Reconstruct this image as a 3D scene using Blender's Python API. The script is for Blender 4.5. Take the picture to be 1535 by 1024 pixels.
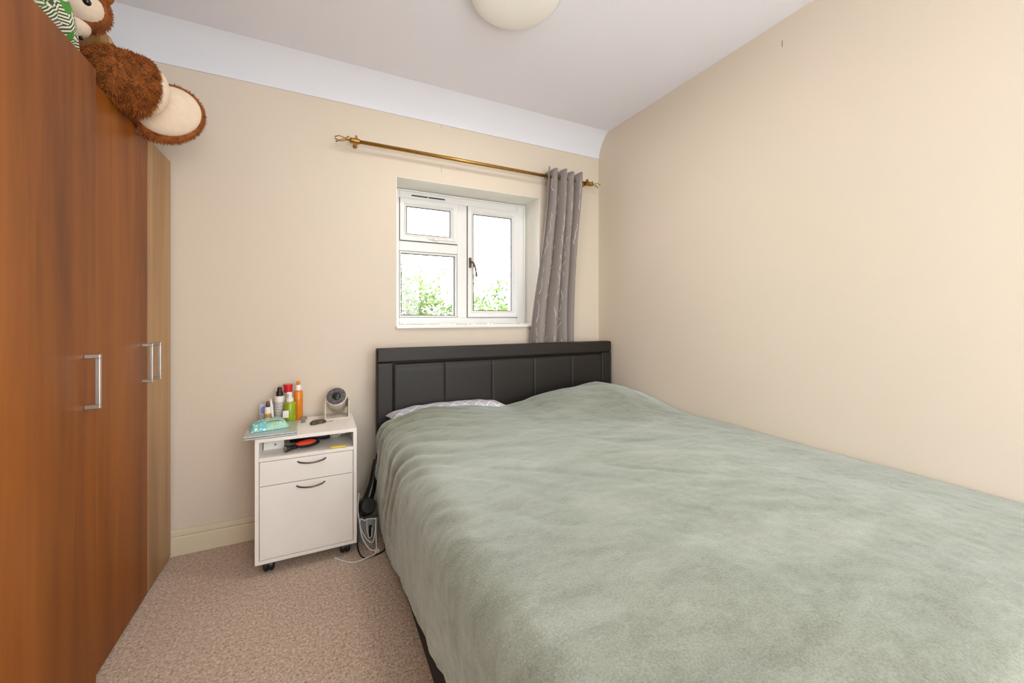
import bpy, bmesh, math, random
from mathutils import Vector, Matrix, noise, Euler

for o in list(bpy.data.objects):
    bpy.data.objects.remove(o)
scene = bpy.context.scene
C = scene.collection
PI = math.pi
R = math.radians

# ------------------------------------------------------------------ camera
cam_d = bpy.data.cameras.new('camera')
cam = bpy.data.objects.new('camera', cam_d)
C.objects.link(cam)
cam.location = (0, 0, 1.15)
cam.rotation_euler = (R(90), 0, R(-26.1))
cam_d.sensor_width = 36
cam_d.lens = 36 * 590 / 1535
cam_d.shift_y = -37 / 1535
cam_d.clip_start = 0.02
scene.camera = cam

# ------------------------------------------------------------------ world
w = bpy.data.worlds.new('sky')
scene.world = w
w.use_nodes = True
bg = w.node_tree.nodes['Background']
bg.inputs['Color'].default_value = (0.93, 0.97, 1.0, 1)
bg.inputs['Strength'].default_value = 8

# ------------------------------------------------------------------ lamps
def area(name, loc, rot, sx, sy, power, col, shape='RECTANGLE'):
    d = bpy.data.lights.new(name, 'AREA')
    d.shape = shape
    d.size = sx
    d.size_y = sy
    d.energy = power
    d.color = col
    o = bpy.data.objects.new(name, d)
    C.objects.link(o)
    o.location = loc
    o.rotation_euler = rot
    return o
LAMP = (0.74, 1.475, 2.524)
area('ceiling_lamp_light', (LAMP[0], LAMP[1], 2.430), (0, 0, 0), 0.34, 0.34, 9, (1.0, 0.96, 0.91), 'DISK')
# sky portals: they only guide sampling of the daylight through the window and the added rear one
for nm, loc, rx, sx, sy in (('added_window_portal', (.65, -1.0, 1.325), 90, 1.7, 1.75), ('window_portal', (.91, 2.715, 1.545), -90, 1.0, .9)):
    pt = area(nm, loc, (R(rx), 0, 0), sx, sy, 1, (1, 1, 1))
    pt.data.cycles.is_portal = True

vs = scene.view_settings
vs.view_transform = 'Standard'
vs.look = 'None'
vs.exposure = -0.08
vs.gamma = 1
vs.use_curve_mapping = False

# ------------------------------------------------------------------ materials
def lin(r, g, b):
    f = lambda c: (c / 255 / 12.92) if c / 255 <= 0.04045 else ((c / 255 + 0.055) / 1.055) ** 2.4
    return (f(r), f(g), f(b), 1)

class NT:
    def __init__(self, name):
        self.m = bpy.data.materials.new(name)
        self.m.use_nodes = True
        self.t = self.m.node_tree
        self.b = self.t.nodes['Principled BSDF']
        self.co = None
    def n(self, typ, **kw):
        nd = self.t.nodes.new(typ)
        for k, v in kw.items():
            if k in nd.inputs:
                nd.inputs[k].default_value = v
            else:
                setattr(nd, k, v)
        return nd
    def l(self, a, b):
        self.t.links.new(a, b)
    def coords(self, scale=(1, 1, 1), rot=(0, 0, 0), out='Object'):
        if self.co is None:
            self.co = self.n('ShaderNodeTexCoord')
        mp = self.n('ShaderNodeMapping')
        mp.inputs['Scale'].default_value = scale
        mp.inputs['Rotation'].default_value = rot
        self.l(self.co.outputs[out], mp.inputs['Vector'])
        return mp.outputs['Vector']
    def noise(self, vec, scale, detail=3, rough=0.5, dist=0.0):
        nd = self.n('ShaderNodeTexNoise')
        nd.inputs['Scale'].default_value = scale
        nd.inputs['Detail'].default_value = detail
        nd.inputs['Roughness'].default_value = rough
        nd.inputs['Distortion'].default_value = dist
        self.l(vec, nd.inputs['Vector'])
        return nd.outputs['Fac']
    def ramp(self, fac, stops, interp='LINEAR'):
        nd = self.n('ShaderNodeValToRGB')
        nd.color_ramp.interpolation = interp
        els = nd.color_ramp.elements
        while len(els) < len(stops):
            els.new(0.5)
        for e, (p, c) in zip(els, stops):
            e.position = p
            e.color = c
        self.l(fac, nd.inputs['Fac'])
        return nd.outputs['Color']
    def mix(self, fac, a, b, mode='MIX'):
        nd = self.n('ShaderNodeMix')
        nd.data_type = 'RGBA'
        nd.blend_type = mode
        for sock, v in ((nd.inputs[0], fac), (nd.inputs[6], a), (nd.inputs[7], b)):
            if hasattr(v, 'links'):
                self.l(v, sock)
            else:
                sock.default_value = v
        return nd.outputs[2]
    def math(self, op, a, b=0.0):
        nd = self.n('ShaderNodeMath')
        nd.operation = op
        for sock, v in ((nd.inputs[0], a), (nd.inputs[1], b)):
            if hasattr(v, 'links'):
                self.l(v, sock)
            else:
                sock.default_value = v
        return nd.outputs[0]
    def bump(self, h, strength=0.2, dist=0.002):
        nd = self.n('ShaderNodeBump')
        nd.inputs['Strength'].default_value = strength
        nd.inputs['Distance'].default_value = dist
        self.l(h, nd.inputs['Height'])
        self.l(nd.outputs['Normal'], self.b.inputs['Normal'])
    def base(self, v):
        s = self.b.inputs['Base Color']
        if hasattr(v, 'links'):
            self.l(v, s)
        else:
            s.default_value = v
    def set(self, **kw):
        for k, v in kw.items():
            self.b.inputs[k.replace('_', ' ')].default_value = v

def plain(name, rgb, rough=0.5, var=0.05, nscale=30, bump=0.0, bscale=200, **kw):
    t = NT(name)
    c = lin(*rgb)
    v = t.coords()
    f = t.noise(v, nscale, 3)
    d = tuple(x * (1 - var) for x in c[:3]) + (1,)
    e = tuple(min(1, x * (1 + var)) for x in c[:3]) + (1,)
    t.base(t.ramp(f, [(0.3, d), (0.7, e)]))
    t.set(Roughness=rough)
    if bump:
        t.bump(t.noise(v, bscale, 2), bump, 0.001)
    t.set(**kw)
    return t.m

def wall_mat():
    t = NT('cream_wallpaper')
    v = t.coords()
    f = t.noise(v, 1.2, 3)
    t.base(t.ramp(f, [(0.3, lin(222, 209, 189)), (0.7, lin(226, 211, 194))]))
    t.set(Roughness=0.75)
    h = t.mix(0.5, t.noise(v, 260, 2), t.noise(v, 60, 3))
    t.bump(h, 0.30, 0.0022)
    return t.m

def ceil_mat(name, rgb, bumpst):
    t = NT(name)
    v = t.coords()
    t.base(lin(*rgb))
    t.set(Roughness=0.85)
    t.bump(t.noise(v, 190, 4, 0.65), bumpst, 0.004)
    return t.m

def carpet_mat():
    t = NT('beige_pile_carpet')
    v = t.coords()
    f1 = t.noise(v, 120, 4, 0.75)
    f2 = t.noise(v, 3, 3)
    f3 = t.noise(v, 60, 3, 0.6)
    c = t.ramp(f1, [(0.36, lin(120, 94, 72)), (0.5, lin(208, 180, 154)), (0.64, lin(245, 226, 206))])
    c2 = t.ramp(f2, [(0.35, lin(206, 179, 155)), (0.65, lin(220, 196, 175))])
    c3 = t.ramp(f3, [(0.34, lin(140, 116, 94)), (0.66, lin(236, 216, 196))])
    c = t.mix(0.35, c, c2)
    t.base(t.mix(0.3, c, c3))
    t.set(Roughness=0.95)
    t.b.inputs['Sheen Weight'].default_value = 0.2
    h = t.mix(0.5, f1, f3)
    t.bump(h, 0.9, 0.008)
    return t.m

def wood_mat(name, dark, mid, light, rough=0.32):
    t = NT(name)
    v = t.coords((5, 5, 0.4))
    v2 = t.coords((70, 70, 1.6))
    v3 = t.coords((2.6, 2.6, 0.25))
    f = t.noise(v, 1.6, 4, 0.6, 0.35)
    g = t.noise(v2, 1.3, 3, 0.6)
    k = t.noise(v3, 1.7, 2)
    c = t.ramp(f, [(0.28, lin(*dark)), (0.5, lin(*mid)), (0.75, lin(*light))])
    c2 = t.ramp(g, [(0.3, lin(*dark)), (0.6, lin(*mid)), (0.8, lin(*light))])
    c = t.mix(0.14, c, c2)
    c3 = t.ramp(k, [(0.3, (0.72, 0.72, 0.72, 1)), (0.7, (1, 1, 1, 1))])
    t.base(t.mix(0.8, c, c3, 'MULTIPLY'))
    t.set(Roughness=rough)
    t.b.inputs['Specular IOR Level'].default_value = 0.3
    t.bump(g, 0.05, 0.001)
    return t.m

def velvet_mat():
    t = NT('sage_plush_fleece')
    v = t.coords()
    vs_ = t.coords((1.0, 2.2, 1.6), (0, 0, 0.5))
    f1 = t.noise(vs_, 2.6, 5, 0.62, 0.6)
    f2 = t.noise(v, 240, 3, 0.7)
    f3 = t.noise(vs_, 11, 5, 0.65, 0.8)
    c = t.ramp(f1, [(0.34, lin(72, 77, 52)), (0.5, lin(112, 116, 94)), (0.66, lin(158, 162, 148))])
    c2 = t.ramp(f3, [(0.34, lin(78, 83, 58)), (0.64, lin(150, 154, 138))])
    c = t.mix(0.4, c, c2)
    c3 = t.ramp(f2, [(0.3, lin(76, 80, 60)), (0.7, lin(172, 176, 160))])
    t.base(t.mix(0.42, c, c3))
    t.set(Roughness=0.52)
    t.b.inputs['Sheen Weight'].default_value = 1.0
    t.b.inputs['Sheen Roughness'].default_value = 0.45
    t.b.inputs['Sheen Tint'].default_value = lin(214, 226, 222)
    t.b.inputs['Specular IOR Level'].default_value = 1.0
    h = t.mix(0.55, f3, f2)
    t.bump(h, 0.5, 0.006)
    return t.m

def curtain_mat():
    t = NT('grey_curtain_with_silver_twigs')
    v = t.coords(out='UV')
    cols = t.coords((6.0, 0.9, 1), out='UV')
    sep = t.n('ShaderNodeSeparateXYZ')
    t.l(v, sep.inputs[0])
    wob = t.noise(t.coords((3, 9, 1), out='UV'), 1.0, 2)
    x = t.math('ADD', t.math('MULTIPLY', sep.outputs[0], 11.0), t.math('MULTIPLY', wob, 1.7))
    fr = t.math('ABSOLUTE', t.math('SUBTRACT', t.math('FRACT', x), 0.5))
    line = t.math('LESS_THAN', fr, 0.02)
    br = t.math('GREATER_THAN', t.noise(t.coords((9, 14, 1), out='UV'), 1.0, 1), 0.5)
    fac = t.math('MULTIPLY', line, br)
    f = t.noise(v, 300, 2)
    cloth = t.ramp(f, [(0.3, lin(132, 122, 116)), (0.7, lin(150, 140, 134))])
    t.base(t.mix(fac, cloth, lin(225, 220, 214)))
    t.set(Roughness=0.6)
    t.b.inputs['Sheen Weight'].default_value = 0.15
    return t.m

def pillow_mat():
    t = NT('blue_grey_lattice_cotton')
    v = t.coords((1, 1, 1), (0, 0, R(45)))
    sep = t.n('ShaderNodeSeparateXYZ')
    t.l(v, sep.inputs[0])
    fs = []
    for i in (0, 1):
        x = t.math('ABSOLUTE', t.math('SUBTRACT', t.math('FRACT', t.math('MULTIPLY', sep.outputs[i], 19)), 0.5))
        fs.append(t.math('LESS_THAN', x, 0.07))
    fac = t.math('MAXIMUM', fs[0], fs[1])
    t.base(t.mix(fac, lin(186, 190, 206), lin(236, 228, 214)))
    t.set(Roughness=0.8)
    return t.m

def leaf_fabric():
    t = NT('green_palm_leaf_fabric')
    v = t.coords()
    vor = t.n('ShaderNodeTexVoronoi')
    vor.inputs['Scale'].default_value = 30
    t.l(v, vor.inputs['Vector'])
    rt = t.n('ShaderNodeVectorRotate')
    rt.rotation_type = 'AXIS_ANGLE'
    rt.inputs['Axis'].default_value = (1, 0.3, 0.2)
    t.l(v, rt.inputs['Vector'])
    sep = t.n('ShaderNodeSeparateColor')
    t.l(vor.outputs['Color'], sep.inputs[0])
    t.l(t.math('MULTIPLY', sep.outputs[0], 6.28), rt.inputs['Angle'])
    s2 = t.n('ShaderNodeSeparateXYZ')
    t.l(rt.outputs[0], s2.inputs[0])
    st = t.math('GREATER_THAN', t.math('FRACT', t.math('MULTIPLY', s2.outputs[1], 130)), 0.5)
    dark = t.mix(t.math('GREATER_THAN', sep.outputs[2], 0.25), lin(104, 78, 86), lin(66, 78, 40))
    dark = t.mix(t.math('GREATER_THAN', sep.outputs[2], 0.6), dark, lin(92, 104, 58))
    c = t.mix(st, dark, lin(226, 228, 208))
    c = t.mix(t.math('GREATER_THAN', sep.outputs[1], 0.70), c, lin(74, 146, 48))
    t.base(c)
    t.set(Roughness=0.8)
    return t.m

def packet_mat():
    t = NT('aqua_dotted_wrapper')
    v = t.coords()
    vor = t.n('ShaderNodeTexVoronoi')
    vor.inputs['Scale'].default_value = 62
    t.l(v, vor.inputs['Vector'])
    dot = t.math('LESS_THAN', vor.outputs['Distance'], 0.36)
    sep = t.n('ShaderNodeSeparateColor')
    t.l(vor.outputs['Color'], sep.inputs[0])
    dc = t.mix(t.math('GREATER_THAN', sep.outputs[0], 0.5), lin(240, 245, 245), lin(230, 190, 120))
    big = t.ramp(t.noise(v, 16, 2), [(0.4, lin(96, 196, 198)), (0.6, lin(160, 214, 190))])
    t.base(t.mix(dot, big, dc))
    t.set(Roughness=0.3)
    return t.m

def fur_mat(name, dark, light):
    t = NT(name)
    v = t.coords((1, 1, 1))
    f = t.noise(v, 45, 4, 0.65, 0.4)
    t.base(t.ramp(f, [(0.3, lin(*dark)), (0.7, lin(*light))]))
    t.set(Roughness=0.85)
    t.b.inputs['Sheen Weight'].default_value = 0.25
    t.b.inputs['Sheen Tint'].default_value = lin(*light)
    t.bump(f, 0.6, 0.006)
    return t.m

def mesh_face_mat():
    t = NT('woven_dark_grey_grille')
    v = t.coords((1, 1, 1))
    f = t.noise(t.coords((60, 400, 400)), 1.0, 2)
    t.base(t.ramp(f, [(0.35, lin(52, 48, 48)), (0.65, lin(120, 114, 112))]))
    t.set(Roughness=0.8)
    return t.m

def ribbed_mat():
    t = plain('grey_ribbed_plastic', (160, 160, 160), 0.5)
    return t

def glass_mat(name, col=(1, 1, 1, 1)):
    t = NT(name)
    t.base(col)
    # thin architectural glass: mostly clear with a faint reflection
    tr = t.n('ShaderNodeBsdfTransparent')
    gl = t.n('ShaderNodeBsdfGlossy')
    gl.inputs['Roughness'].default_value = 0.02
    fr = t.n('ShaderNodeFresnel')
    fr.inputs['IOR'].default_value = 1.45
    mx = t.n('ShaderNodeMixShader')
    t.l(fr.outputs[0], mx.inputs[0])
    t.l(tr.outputs[0], mx.inputs[1])
    t.l(gl.outputs[0], mx.inputs[2])
    t.l(mx.outputs[0], t.t.nodes['Material Output'].inputs['Surface'])
    return t.m

def emit_mat(name, rgb, strength):
    t = NT(name)
    t.base(lin(*rgb))
    v = t.coords()
    t.l(t.ramp(t.noise(v, 3, 1), [(0.0, lin(*rgb)), (1.0, lin(*rgb))]), t.b.inputs['Emission Color'])
    t.b.inputs['Emission Strength'].default_value = strength
    t.set(Roughness=0.4)
    return t.m

M = {}
M['wall'] = wall_mat()
M['ceil'] = ceil_mat('white_textured_ceiling', (246, 245, 253), 0.5)
M['cove'] = ceil_mat('white_cove_paint', (236, 237, 243), 0.35)
M['carpet'] = carpet_mat()
M['skirt'] = plain('cream_gloss_paint', (228, 214, 186), 0.35, 0.03, 6)
M['reveal'] = plain('white_reveal_paint', (240, 236, 226), 0.6, 0.02, 6)
M['upvc'] = plain('white_upvc', (242, 241, 238), 0.28, 0.01)
M['gasket'] = plain('black_gasket', (60, 60, 60), 0.6)
M['crack'] = plain('dark_seam_line', (110, 98, 84), 0.8)
M['glass'] = glass_mat('window_glass')
M['wood'] = wood_mat('walnut_laminate', (112, 56, 10), (152, 84, 20), (174, 102, 32), 0.45)
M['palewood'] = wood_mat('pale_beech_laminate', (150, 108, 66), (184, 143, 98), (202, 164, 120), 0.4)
M['carcass'] = wood_mat('brown_carcass_laminate', (80, 40, 14), (110, 60, 24), (130, 74, 34), 0.45)
M['steel'] = plain('brushed_steel', (196, 192, 186), 0.32, 0.04, Metallic=0.85)
M['brass'] = plain('antique_brass', (168, 126, 58), 0.34, 0.12, 60, Metallic=0.8)
M['leather'] = plain('black_faux_leather', (30, 24, 19), 0.52, 0.1, 90, 0.25, 420)
M['base'] = plain('black_bed_base_fabric', (30, 24, 22), 0.85)
M['mattress'] = plain('white_ticking', (222, 220, 214), 0.85)
M['velvet'] = velvet_mat()
M['curtain'] = curtain_mat()
M['pillow'] = pillow_mat()
M['white'] = plain('white_melamine', (246, 241, 233), 0.38, 0.015, 10)
M['blackplastic'] = plain('black_plastic', (24, 22, 22), 0.38)
M['blackgloss'] = plain('glossy_black_plastic', (30, 24, 21), 0.2)
M['bronze'] = plain('dark_nickel', (112, 98, 84), 0.3, Metallic=0.85)
M['silver'] = plain('silver_aluminium', (196, 204, 204), 0.35, Metallic=0.5)
M['packet'] = packet_mat()
M['orange'] = plain('orange_liquid_plastic', (226, 132, 30), 0.2, 0.12, 40)
M['green'] = plain('lime_green_plastic', (146, 168, 22), 0.2, 0.05)
M['whiteplastic'] = plain('white_plastic', (236, 232, 226), 0.35)
M['label'] = plain('pale_grey_label', (206, 198, 192), 0.5, 0.12, 90)
M['print'] = plain('grey_print', (158, 150, 146), 0.6)
M['red'] = plain('translucent_red_plastic', (208, 40, 44), 0.25)
M['palepink'] = plain('clear_pinkish_plastic', (222, 206, 190), 0.25)
M['bluebox'] = plain('blue_white_print', (186, 196, 212), 0.5, 0.2, 40)
M['blueprint'] = plain('blue_print', (134, 148, 182), 0.5)
M['brownplastic'] = plain('brown_plastic', (112, 66, 48), 0.35)
M['yellow'] = plain('yellow_plastic', (236, 200, 40), 0.4)
M['amberlabel'] = plain('amber_label', (216, 160, 66), 0.5)
M['grille'] = mesh_face_mat()
M['lens'] = plain('dark_green_lens', (30, 44, 34), 0.06)
M['projector'] = plain('pearl_white_plastic', (224, 214, 200), 0.32)
M['olive'] = plain('dark_olive_leather', (74, 64, 48), 0.45, 0.15, 80)
M['gold'] = plain('gold_metal', (206, 160, 74), 0.25, Metallic=0.9)
M['greycap'] = plain('grey_plastic', (136, 126, 116), 0.45)
M['redbristle'] = plain('orange_red_rubber', (238, 70, 34), 0.5)
M['clearfilm'] = plain('crumpled_clear_film', (206, 200, 188), 0.12, 0.2, 200, 0.8, 300)
M['ribbed'] = ribbed_mat()
M['cablewhite'] = plain('white_cable', (232, 228, 222), 0.4)
M['cableblack'] = plain('black_cable', (26, 24, 23), 0.5)
M['fur'] = fur_mat('brown_plush_fur', (96, 48, 12), (176, 100, 36))
M['furtip'] = fur_mat('brown_plush_fur_tips', (112, 58, 14), (192, 114, 44))
M['cream'] = plain('cream_plush_velour', (232, 210, 186), 0.85, 0.04, 60, 0.2, 500)
M['eye'] = plain('glossy_black_eye', (26, 22, 24), 0.08)
M['leafcloth'] = leaf_fabric()
M['card'] = plain('brown_cardboard', (168, 128, 72), 0.75, 0.08, 40)
M['cardtape'] = plain('pale_tape', (190, 156, 110), 0.4)
M['dome'] = emit_mat('opal_lamp_glass', (242, 238, 230), 0.05)
M['leaf'] = plain('tree_leaf_green', (90, 112, 50), 0.6, 0.3, 3)
M['bark'] = plain('tree_bark', (120, 100, 80), 0.9, 0.2, 20)
M['bounceground'] = plain('ground_bounce_tone', (214, 206, 190), 0.9, 0.08, 2)  # unseen ground toned pale to bounce light up onto the window soffit

# ------------------------------------------------------------------ mesh builder
class MB:
    def __init__(self):
        self.v = []
        self.f = []
        self.uv = None
    def add(self, vs_, fs):
        o = len(self.v)
        self.v += [tuple(p) for p in vs_]
        self.f += [tuple(i + o for i in q) for q in fs]
        return self
    def box(self, x0, x1, y0, y1, z0, z1):
        vs_ = [(x, y, z) for z in (z0, z1) for y in (y0, y1) for x in (x0, x1)]
        return self.add(vs_, [(0, 2, 3, 1), (4, 5, 7, 6), (0, 1, 5, 4), (2, 6, 7, 3), (0, 4, 6, 2), (1, 3, 7, 5)])
    def lathe(self, prof, n=24, mat=None, c=(0, 0, 0)):
        vs_, fs = [], []
        for r, z in prof:
            for i in range(n):
                a = 2 * PI * i / n
                p = Vector((r * math.cos(a), r * math.sin(a), z))
                if mat:
                    p = mat @ p
                vs_.append(p + Vector(c))
        k = len(prof)
        for j in range(k - 1):
            for i in range(n):
                i2 = (i + 1) % n
                fs.append((j * n + i, j * n + i2, (j + 1) * n + i2, (j + 1) * n + i))
        fs.append(tuple(reversed(range(n))))
        fs.append(tuple((k - 1) * n + i for i in range(n)))
        return self.add(vs_, fs)
    def tube(self, pts, r, n=8, closed=False):
        P = [Vector(p) for p in pts]
        rad = r if hasattr(r, '__len__') else [r] * len(P)
        vs_, fs = [], []
        up = Vector((0, 0, 1))
        prev = None
        for i, p in enumerate(P):
            d = (P[min(i + 1, len(P) - 1)] - P[max(i - 1, 0)]).normalized()
            if prev is None:
                a = d.cross(up)
                if a.length < 1e-3:
                    a = d.cross(Vector((1, 0, 0)))
                a.normalize()
            else:
                a = (prev - d * prev.dot(d)).normalized()
            prev = a
            b = d.cross(a)
            for k in range(n):
                t = 2 * PI * k / n
                vs_.append(p + (a * math.cos(t) + b * math.sin(t)) * rad[i])
        m = len(P)
        for j in range(m - 1):
            for k in range(n):
                k2 = (k + 1) % n
                fs.append((j * n + k, j * n + k2, (j + 1) * n + k2, (j + 1) * n + k))
        fs.append(tuple(reversed(range(n))))
        fs.append(tuple((m - 1) * n + k for k in range(n)))
        return self.add(vs_, fs)
    def ball(self, c, r, nu=20, nv=12, mat=None):
        rx, ry, rz = r if hasattr(r, '__len__') else (r, r, r)
        prof = []
        vs_, fs = [], []
        for j in range(1, nv):
            t = PI * j / nv
            for i in range(nu):
                a = 2 * PI * i / nu
                p = Vector((rx * math.sin(t) * math.cos(a), ry * math.sin(t) * math.sin(a), -rz * math.cos(t)))
                if mat:
                    p = mat @ p
                vs_.append(p + Vector(c))
        lo = Vector((0, 0, -rz)); hi = Vector((0, 0, rz))
        if mat:
            lo = mat @ lo; hi = mat @ hi
        vs_ += [lo + Vector(c), hi + Vector(c)]
        L = (nv - 1) * nu
        for j in range(nv - 2):
            for i in range(nu):
                i2 = (i + 1) % nu
                fs.append((j * nu + i, j * nu + i2, (j + 1) * nu + i2, (j + 1) * nu + i))
        for i in range(nu):
            i2 = (i + 1) % nu
            fs.append((L, i2, i))
            fs.append((L + 1, (nv - 2) * nu + i, (nv - 2) * nu + i2))
        return self.add(vs_, fs)
    def build(self, name, mat, parent=None, smooth=False, bevel=0.0, seg=2, kind=None):
        me = bpy.data.meshes.new(name)
        off = Vector((0, 0, 0))
        if parent is not None:
            q = parent
            while q is not None:
                off += q.location
                q = q.parent
        me.from_pydata([tuple(Vector(p) - off) for p in self.v], [], self.f)
        me.update()
        if smooth:
            for p in me.polygons:
                p.use_smooth = True
        if isinstance(mat, (list, tuple)):
            for m_ in mat:
                me.materials.append(m_)
        else:
            me.materials.append(mat)
        o = bpy.data.objects.new(name, me)
        C.objects.link(o)
        if parent is not None:
            o.parent = parent
        if bevel:
            b = o.modifiers.new('bevel', 'BEVEL')
            b.width = bevel
            b.segments = seg
            b.limit_method = 'ANGLE'
            b.harden_normals = False
        if smooth and bevel:
            pass
        if kind:
            o['kind'] = kind
        return o

def sharp_smooth(o, ang=40):
    me = o.data
    for p in me.polygons:
        p.use_smooth = True
    bm = bmesh.new(); bm.from_mesh(me)
    for e in bm.edges:
        if len(e.link_faces) == 2 and e.calc_face_angle(0) > R(ang):
            e.smooth = False
    bm.to_mesh(me); bm.free()
    return o

def thing(name, label, cat, loc, group=None):
    o = bpy.data.objects.new(name, None)
    C.objects.link(o)
    o.location = loc
    o['label'] = label
    o['category'] = cat
    if group:
        o['group'] = group
    return o
def tag(o, label, cat, group=None):
    o['label'] = label
    o['category'] = cat
    if group:
        o['group'] = group
    return o
def B(*a):
    return MB().box(*a)
def smooth01(t):
    t = max(0, min(1, t))
    return t * t * (3 - 2 * t)
def spline(pts, n=10):
    P = [Vector(p) for p in pts]
    P = [P[0] * 2 - P[1]] + P + [P[-1] * 2 - P[-2]]
    out = []
    for i in range(1, len(P) - 2):
        for k in range(n):
            t = k / n
            a, b, c, d = P[i - 1], P[i], P[i + 1], P[i + 2]
            out.append(0.5 * ((2 * b) + (c - a) * t + (2 * a - 5 * b + 4 * c - d) * t * t + (3 * b - a - 3 * c + d) * t ** 3))
    out.append(P[-2])
    return out

# ------------------------------------------------------------------ room shell
XL, XR, YB, YR, ZC = -0.915, 1.925, 2.42, -0.92, 2.524
WX0, WX1, WZ0, WZ1 = 0.4145, 1.405, 1.098, 1.992
S = 'structure'
B(XL - .2, XR + .2, YR - .2, YB + .3, -0.1, 0).build('floor', M['carpet'], kind=S)
B(XL - .2, XR + .2, YR - .2, YB + .3, ZC, ZC + .1).build('ceiling', M['ceil'], kind=S)
wb = MB()
wb.box(XL - .2, WX0, YB, YB + .3, 0, ZC).box(WX1, XR + .2, YB, YB + .3, 0, ZC)
wb.box(WX0, WX1, YB, YB + .3, 0, WZ0 - .02).box(WX0, WX1, YB, YB + .3, WZ1, ZC)
wall_back = wb.build('wall_back', M['wall'], kind=S)
wall_right = B(XR, XR + .2, YR - .2, YB, 0, ZC).build('wall_right', M['wall'], kind=S)
B(XL - .2, XL, YR - .2, YB, 0, ZC).build('wall_left', M['wall'], kind=S)
# wall behind the camera, with an opening for a window added to light the room
wr = MB()
RA, RB, RC, RD = -.20, 1.50, .45, 2.20
wr.box(XL, RA, YR - .2, YR, 0, ZC).box(RB, XR, YR - .2, YR, 0, ZC)
wr.box(RA, RB, YR - .2, YR, 0, RC).box(RA, RB, YR - .2, YR, RD, ZC)
wr.build('wall_rear', M['wall'], kind=S)
w2 = MB()
for a in ((RA, RA + .06, RC, RD), (RB - .06, RB, RC, RD), (RA + .06, RB - .06, RC, RC + .06), (RA + .06, RB - .06, RD - .06, RD), (.62, .68, RC + .06, RD - .06)):
    w2.box(a[0], a[1], YR - .12, YR - .06, a[2], a[3])
w2.build('added_fill_window', M['upvc'], kind=S, bevel=.004)

# coving: concave profile running along the back and left walls
def cove(p0, p1, inward, name):
    p0, p1 = Vector(p0), Vector(p1)
    prof = []
    n = 8
    for i in range(n + 1):
        a = (PI / 2) * i / n
        dx = 0.115 * (1 - math.cos(a)) * 0.55 + 0.115 * (i / n) * 0.45
        dz = 0.155 * math.sin(a) * 0.55 + 0.155 * (i / n) * 0.45
        prof.append((dx, dz - 0.155))
    prof = [(0, 0), (0, -0.165), (0.006, -0.165), (0.006, -0.155)] + [(max(.006, a), b) for a, b in prof[1:]]
    vs_, fs = [], []
    inn = Vector(inward)
    for q, sgn in ((p0, 1), (p1, -1)):
        run = (p1 - p0).normalized()
        for a, b in prof:
            vs_.append(q + inn * a + Vector((0, 0, b)))
    m = len(prof)
    for i in range(m):
        j = (i + 1) % m
        fs.append((i, j, m + j, m + i))
    fs.append(tuple(range(m)))
    fs.append(tuple(reversed(range(m, 2 * m))))
    mb = MB().add(vs_, fs)
    o = mb.build(name, M['cove'], kind=S)
    return sharp_smooth(o, 35)
cove((XL, YB, ZC), (XR, YB, ZC), (0, -1, 0), 'trim_1')
cove((XL, YR, ZC), (XL, YB, ZC), (1, 0, 0), 'trim_2')

# skirting boards with a stepped, rounded top
def skirt(name, x0, x1, y0, y1):
    mb = MB().box(x0, x1, y0, y1, 0, .092)
    if y1 - y0 < x1 - x0:
        mb.box(x0, x1, y0 + .006, y1, .092, .121)
    else:
        mb.box(x0 if x0 < 0 else x0 + .006, x1 - .006 if x0 < 0 else x1, y0, y1, .092, .121)
    return mb.build(name, M['skirt'], kind=S, bevel=.004)
skirt('baseboard_back', XL, XR, YB - .018, YB)
skirt('baseboard_right', XR - .018, XR, YR, YB - .018)
skirt('baseboard_left', XL, XL + .018, YR, YB - .018)

# short open seams in the wallpaper
B(.6895, .6905, YB - .0012, YB, 2.06, 2.105).build('paper_seam', M['crack'], wall_back)
B(.6895, .6905, YB - .0012, YB, 2.335, 2.36).build('paper_seam', M['crack'], wall_back)
B(XR - .0012, XR, 1.085, 1.0865, 2.40, 2.43).build('paper_seam', M['crack'], wall_right)

# ------------------------------------------------------------------ window
FY0, FY1 = 2.63, 2.70
win = bpy.data.objects.new('window_1', None)
C.objects.link(win)
win.location = (0.91, 2.66, 1.545)
win['kind'] = S
X0, X1, Z0, Z1 = WX0, WX1 + .003, WZ0 + .002, WZ1 - .004
# plastered reveal
rv = MB()
rv.box(WX0, WX1 + .002, YB + .0005, FY1, WZ1 - .003, WZ1)
rv.box(WX1 - .003, WX1, YB + .0005, FY1, WZ0, WZ1 - .003)
rv.box(WX0, WX0 + .003, YB + .0005, FY1, WZ0, WZ1 - .003)
rv.build('reveal', M['reveal'], win)
B(WX0 - .002, WX1 + .01, YB - .016, FY0, WZ0 - .02, WZ0).build('window_sill', M['upvc'], win, bevel=.005)
MX0, MX1 = 0.865, 0.935     # mullion
TZ0, TZ1 = 1.585, 1.650     # transom
WXi = X1 - .006
B(X0 + .003, X0 + .055, FY0, FY1, Z0, Z1).build('frame_side', M['upvc'], win, bevel=.004)
B(1.335, WXi, FY0, FY1, Z0, Z1).build('frame_side', M['upvc'], win, bevel=.004)
B(X0 + .055, 1.335, FY0 + .001, FY1, Z1 - .058, Z1).build('frame_head', M['upvc'], win, bevel=.004)
B(X0 + .055, 1.335, FY0 + .001, FY1, Z0, Z0 + .045).build('frame_foot', M['upvc'], win, bevel=.004)
B(MX0, MX1, FY0 + .001, FY1, Z0 + .045, Z1 - .058).build('mullion', M['upvc'], win, bevel=.004)
B(X0 + .055, MX0, FY0 + .002, FY1, TZ0, TZ1).build('transom', M['upvc'], win, bevel=.004)
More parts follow.
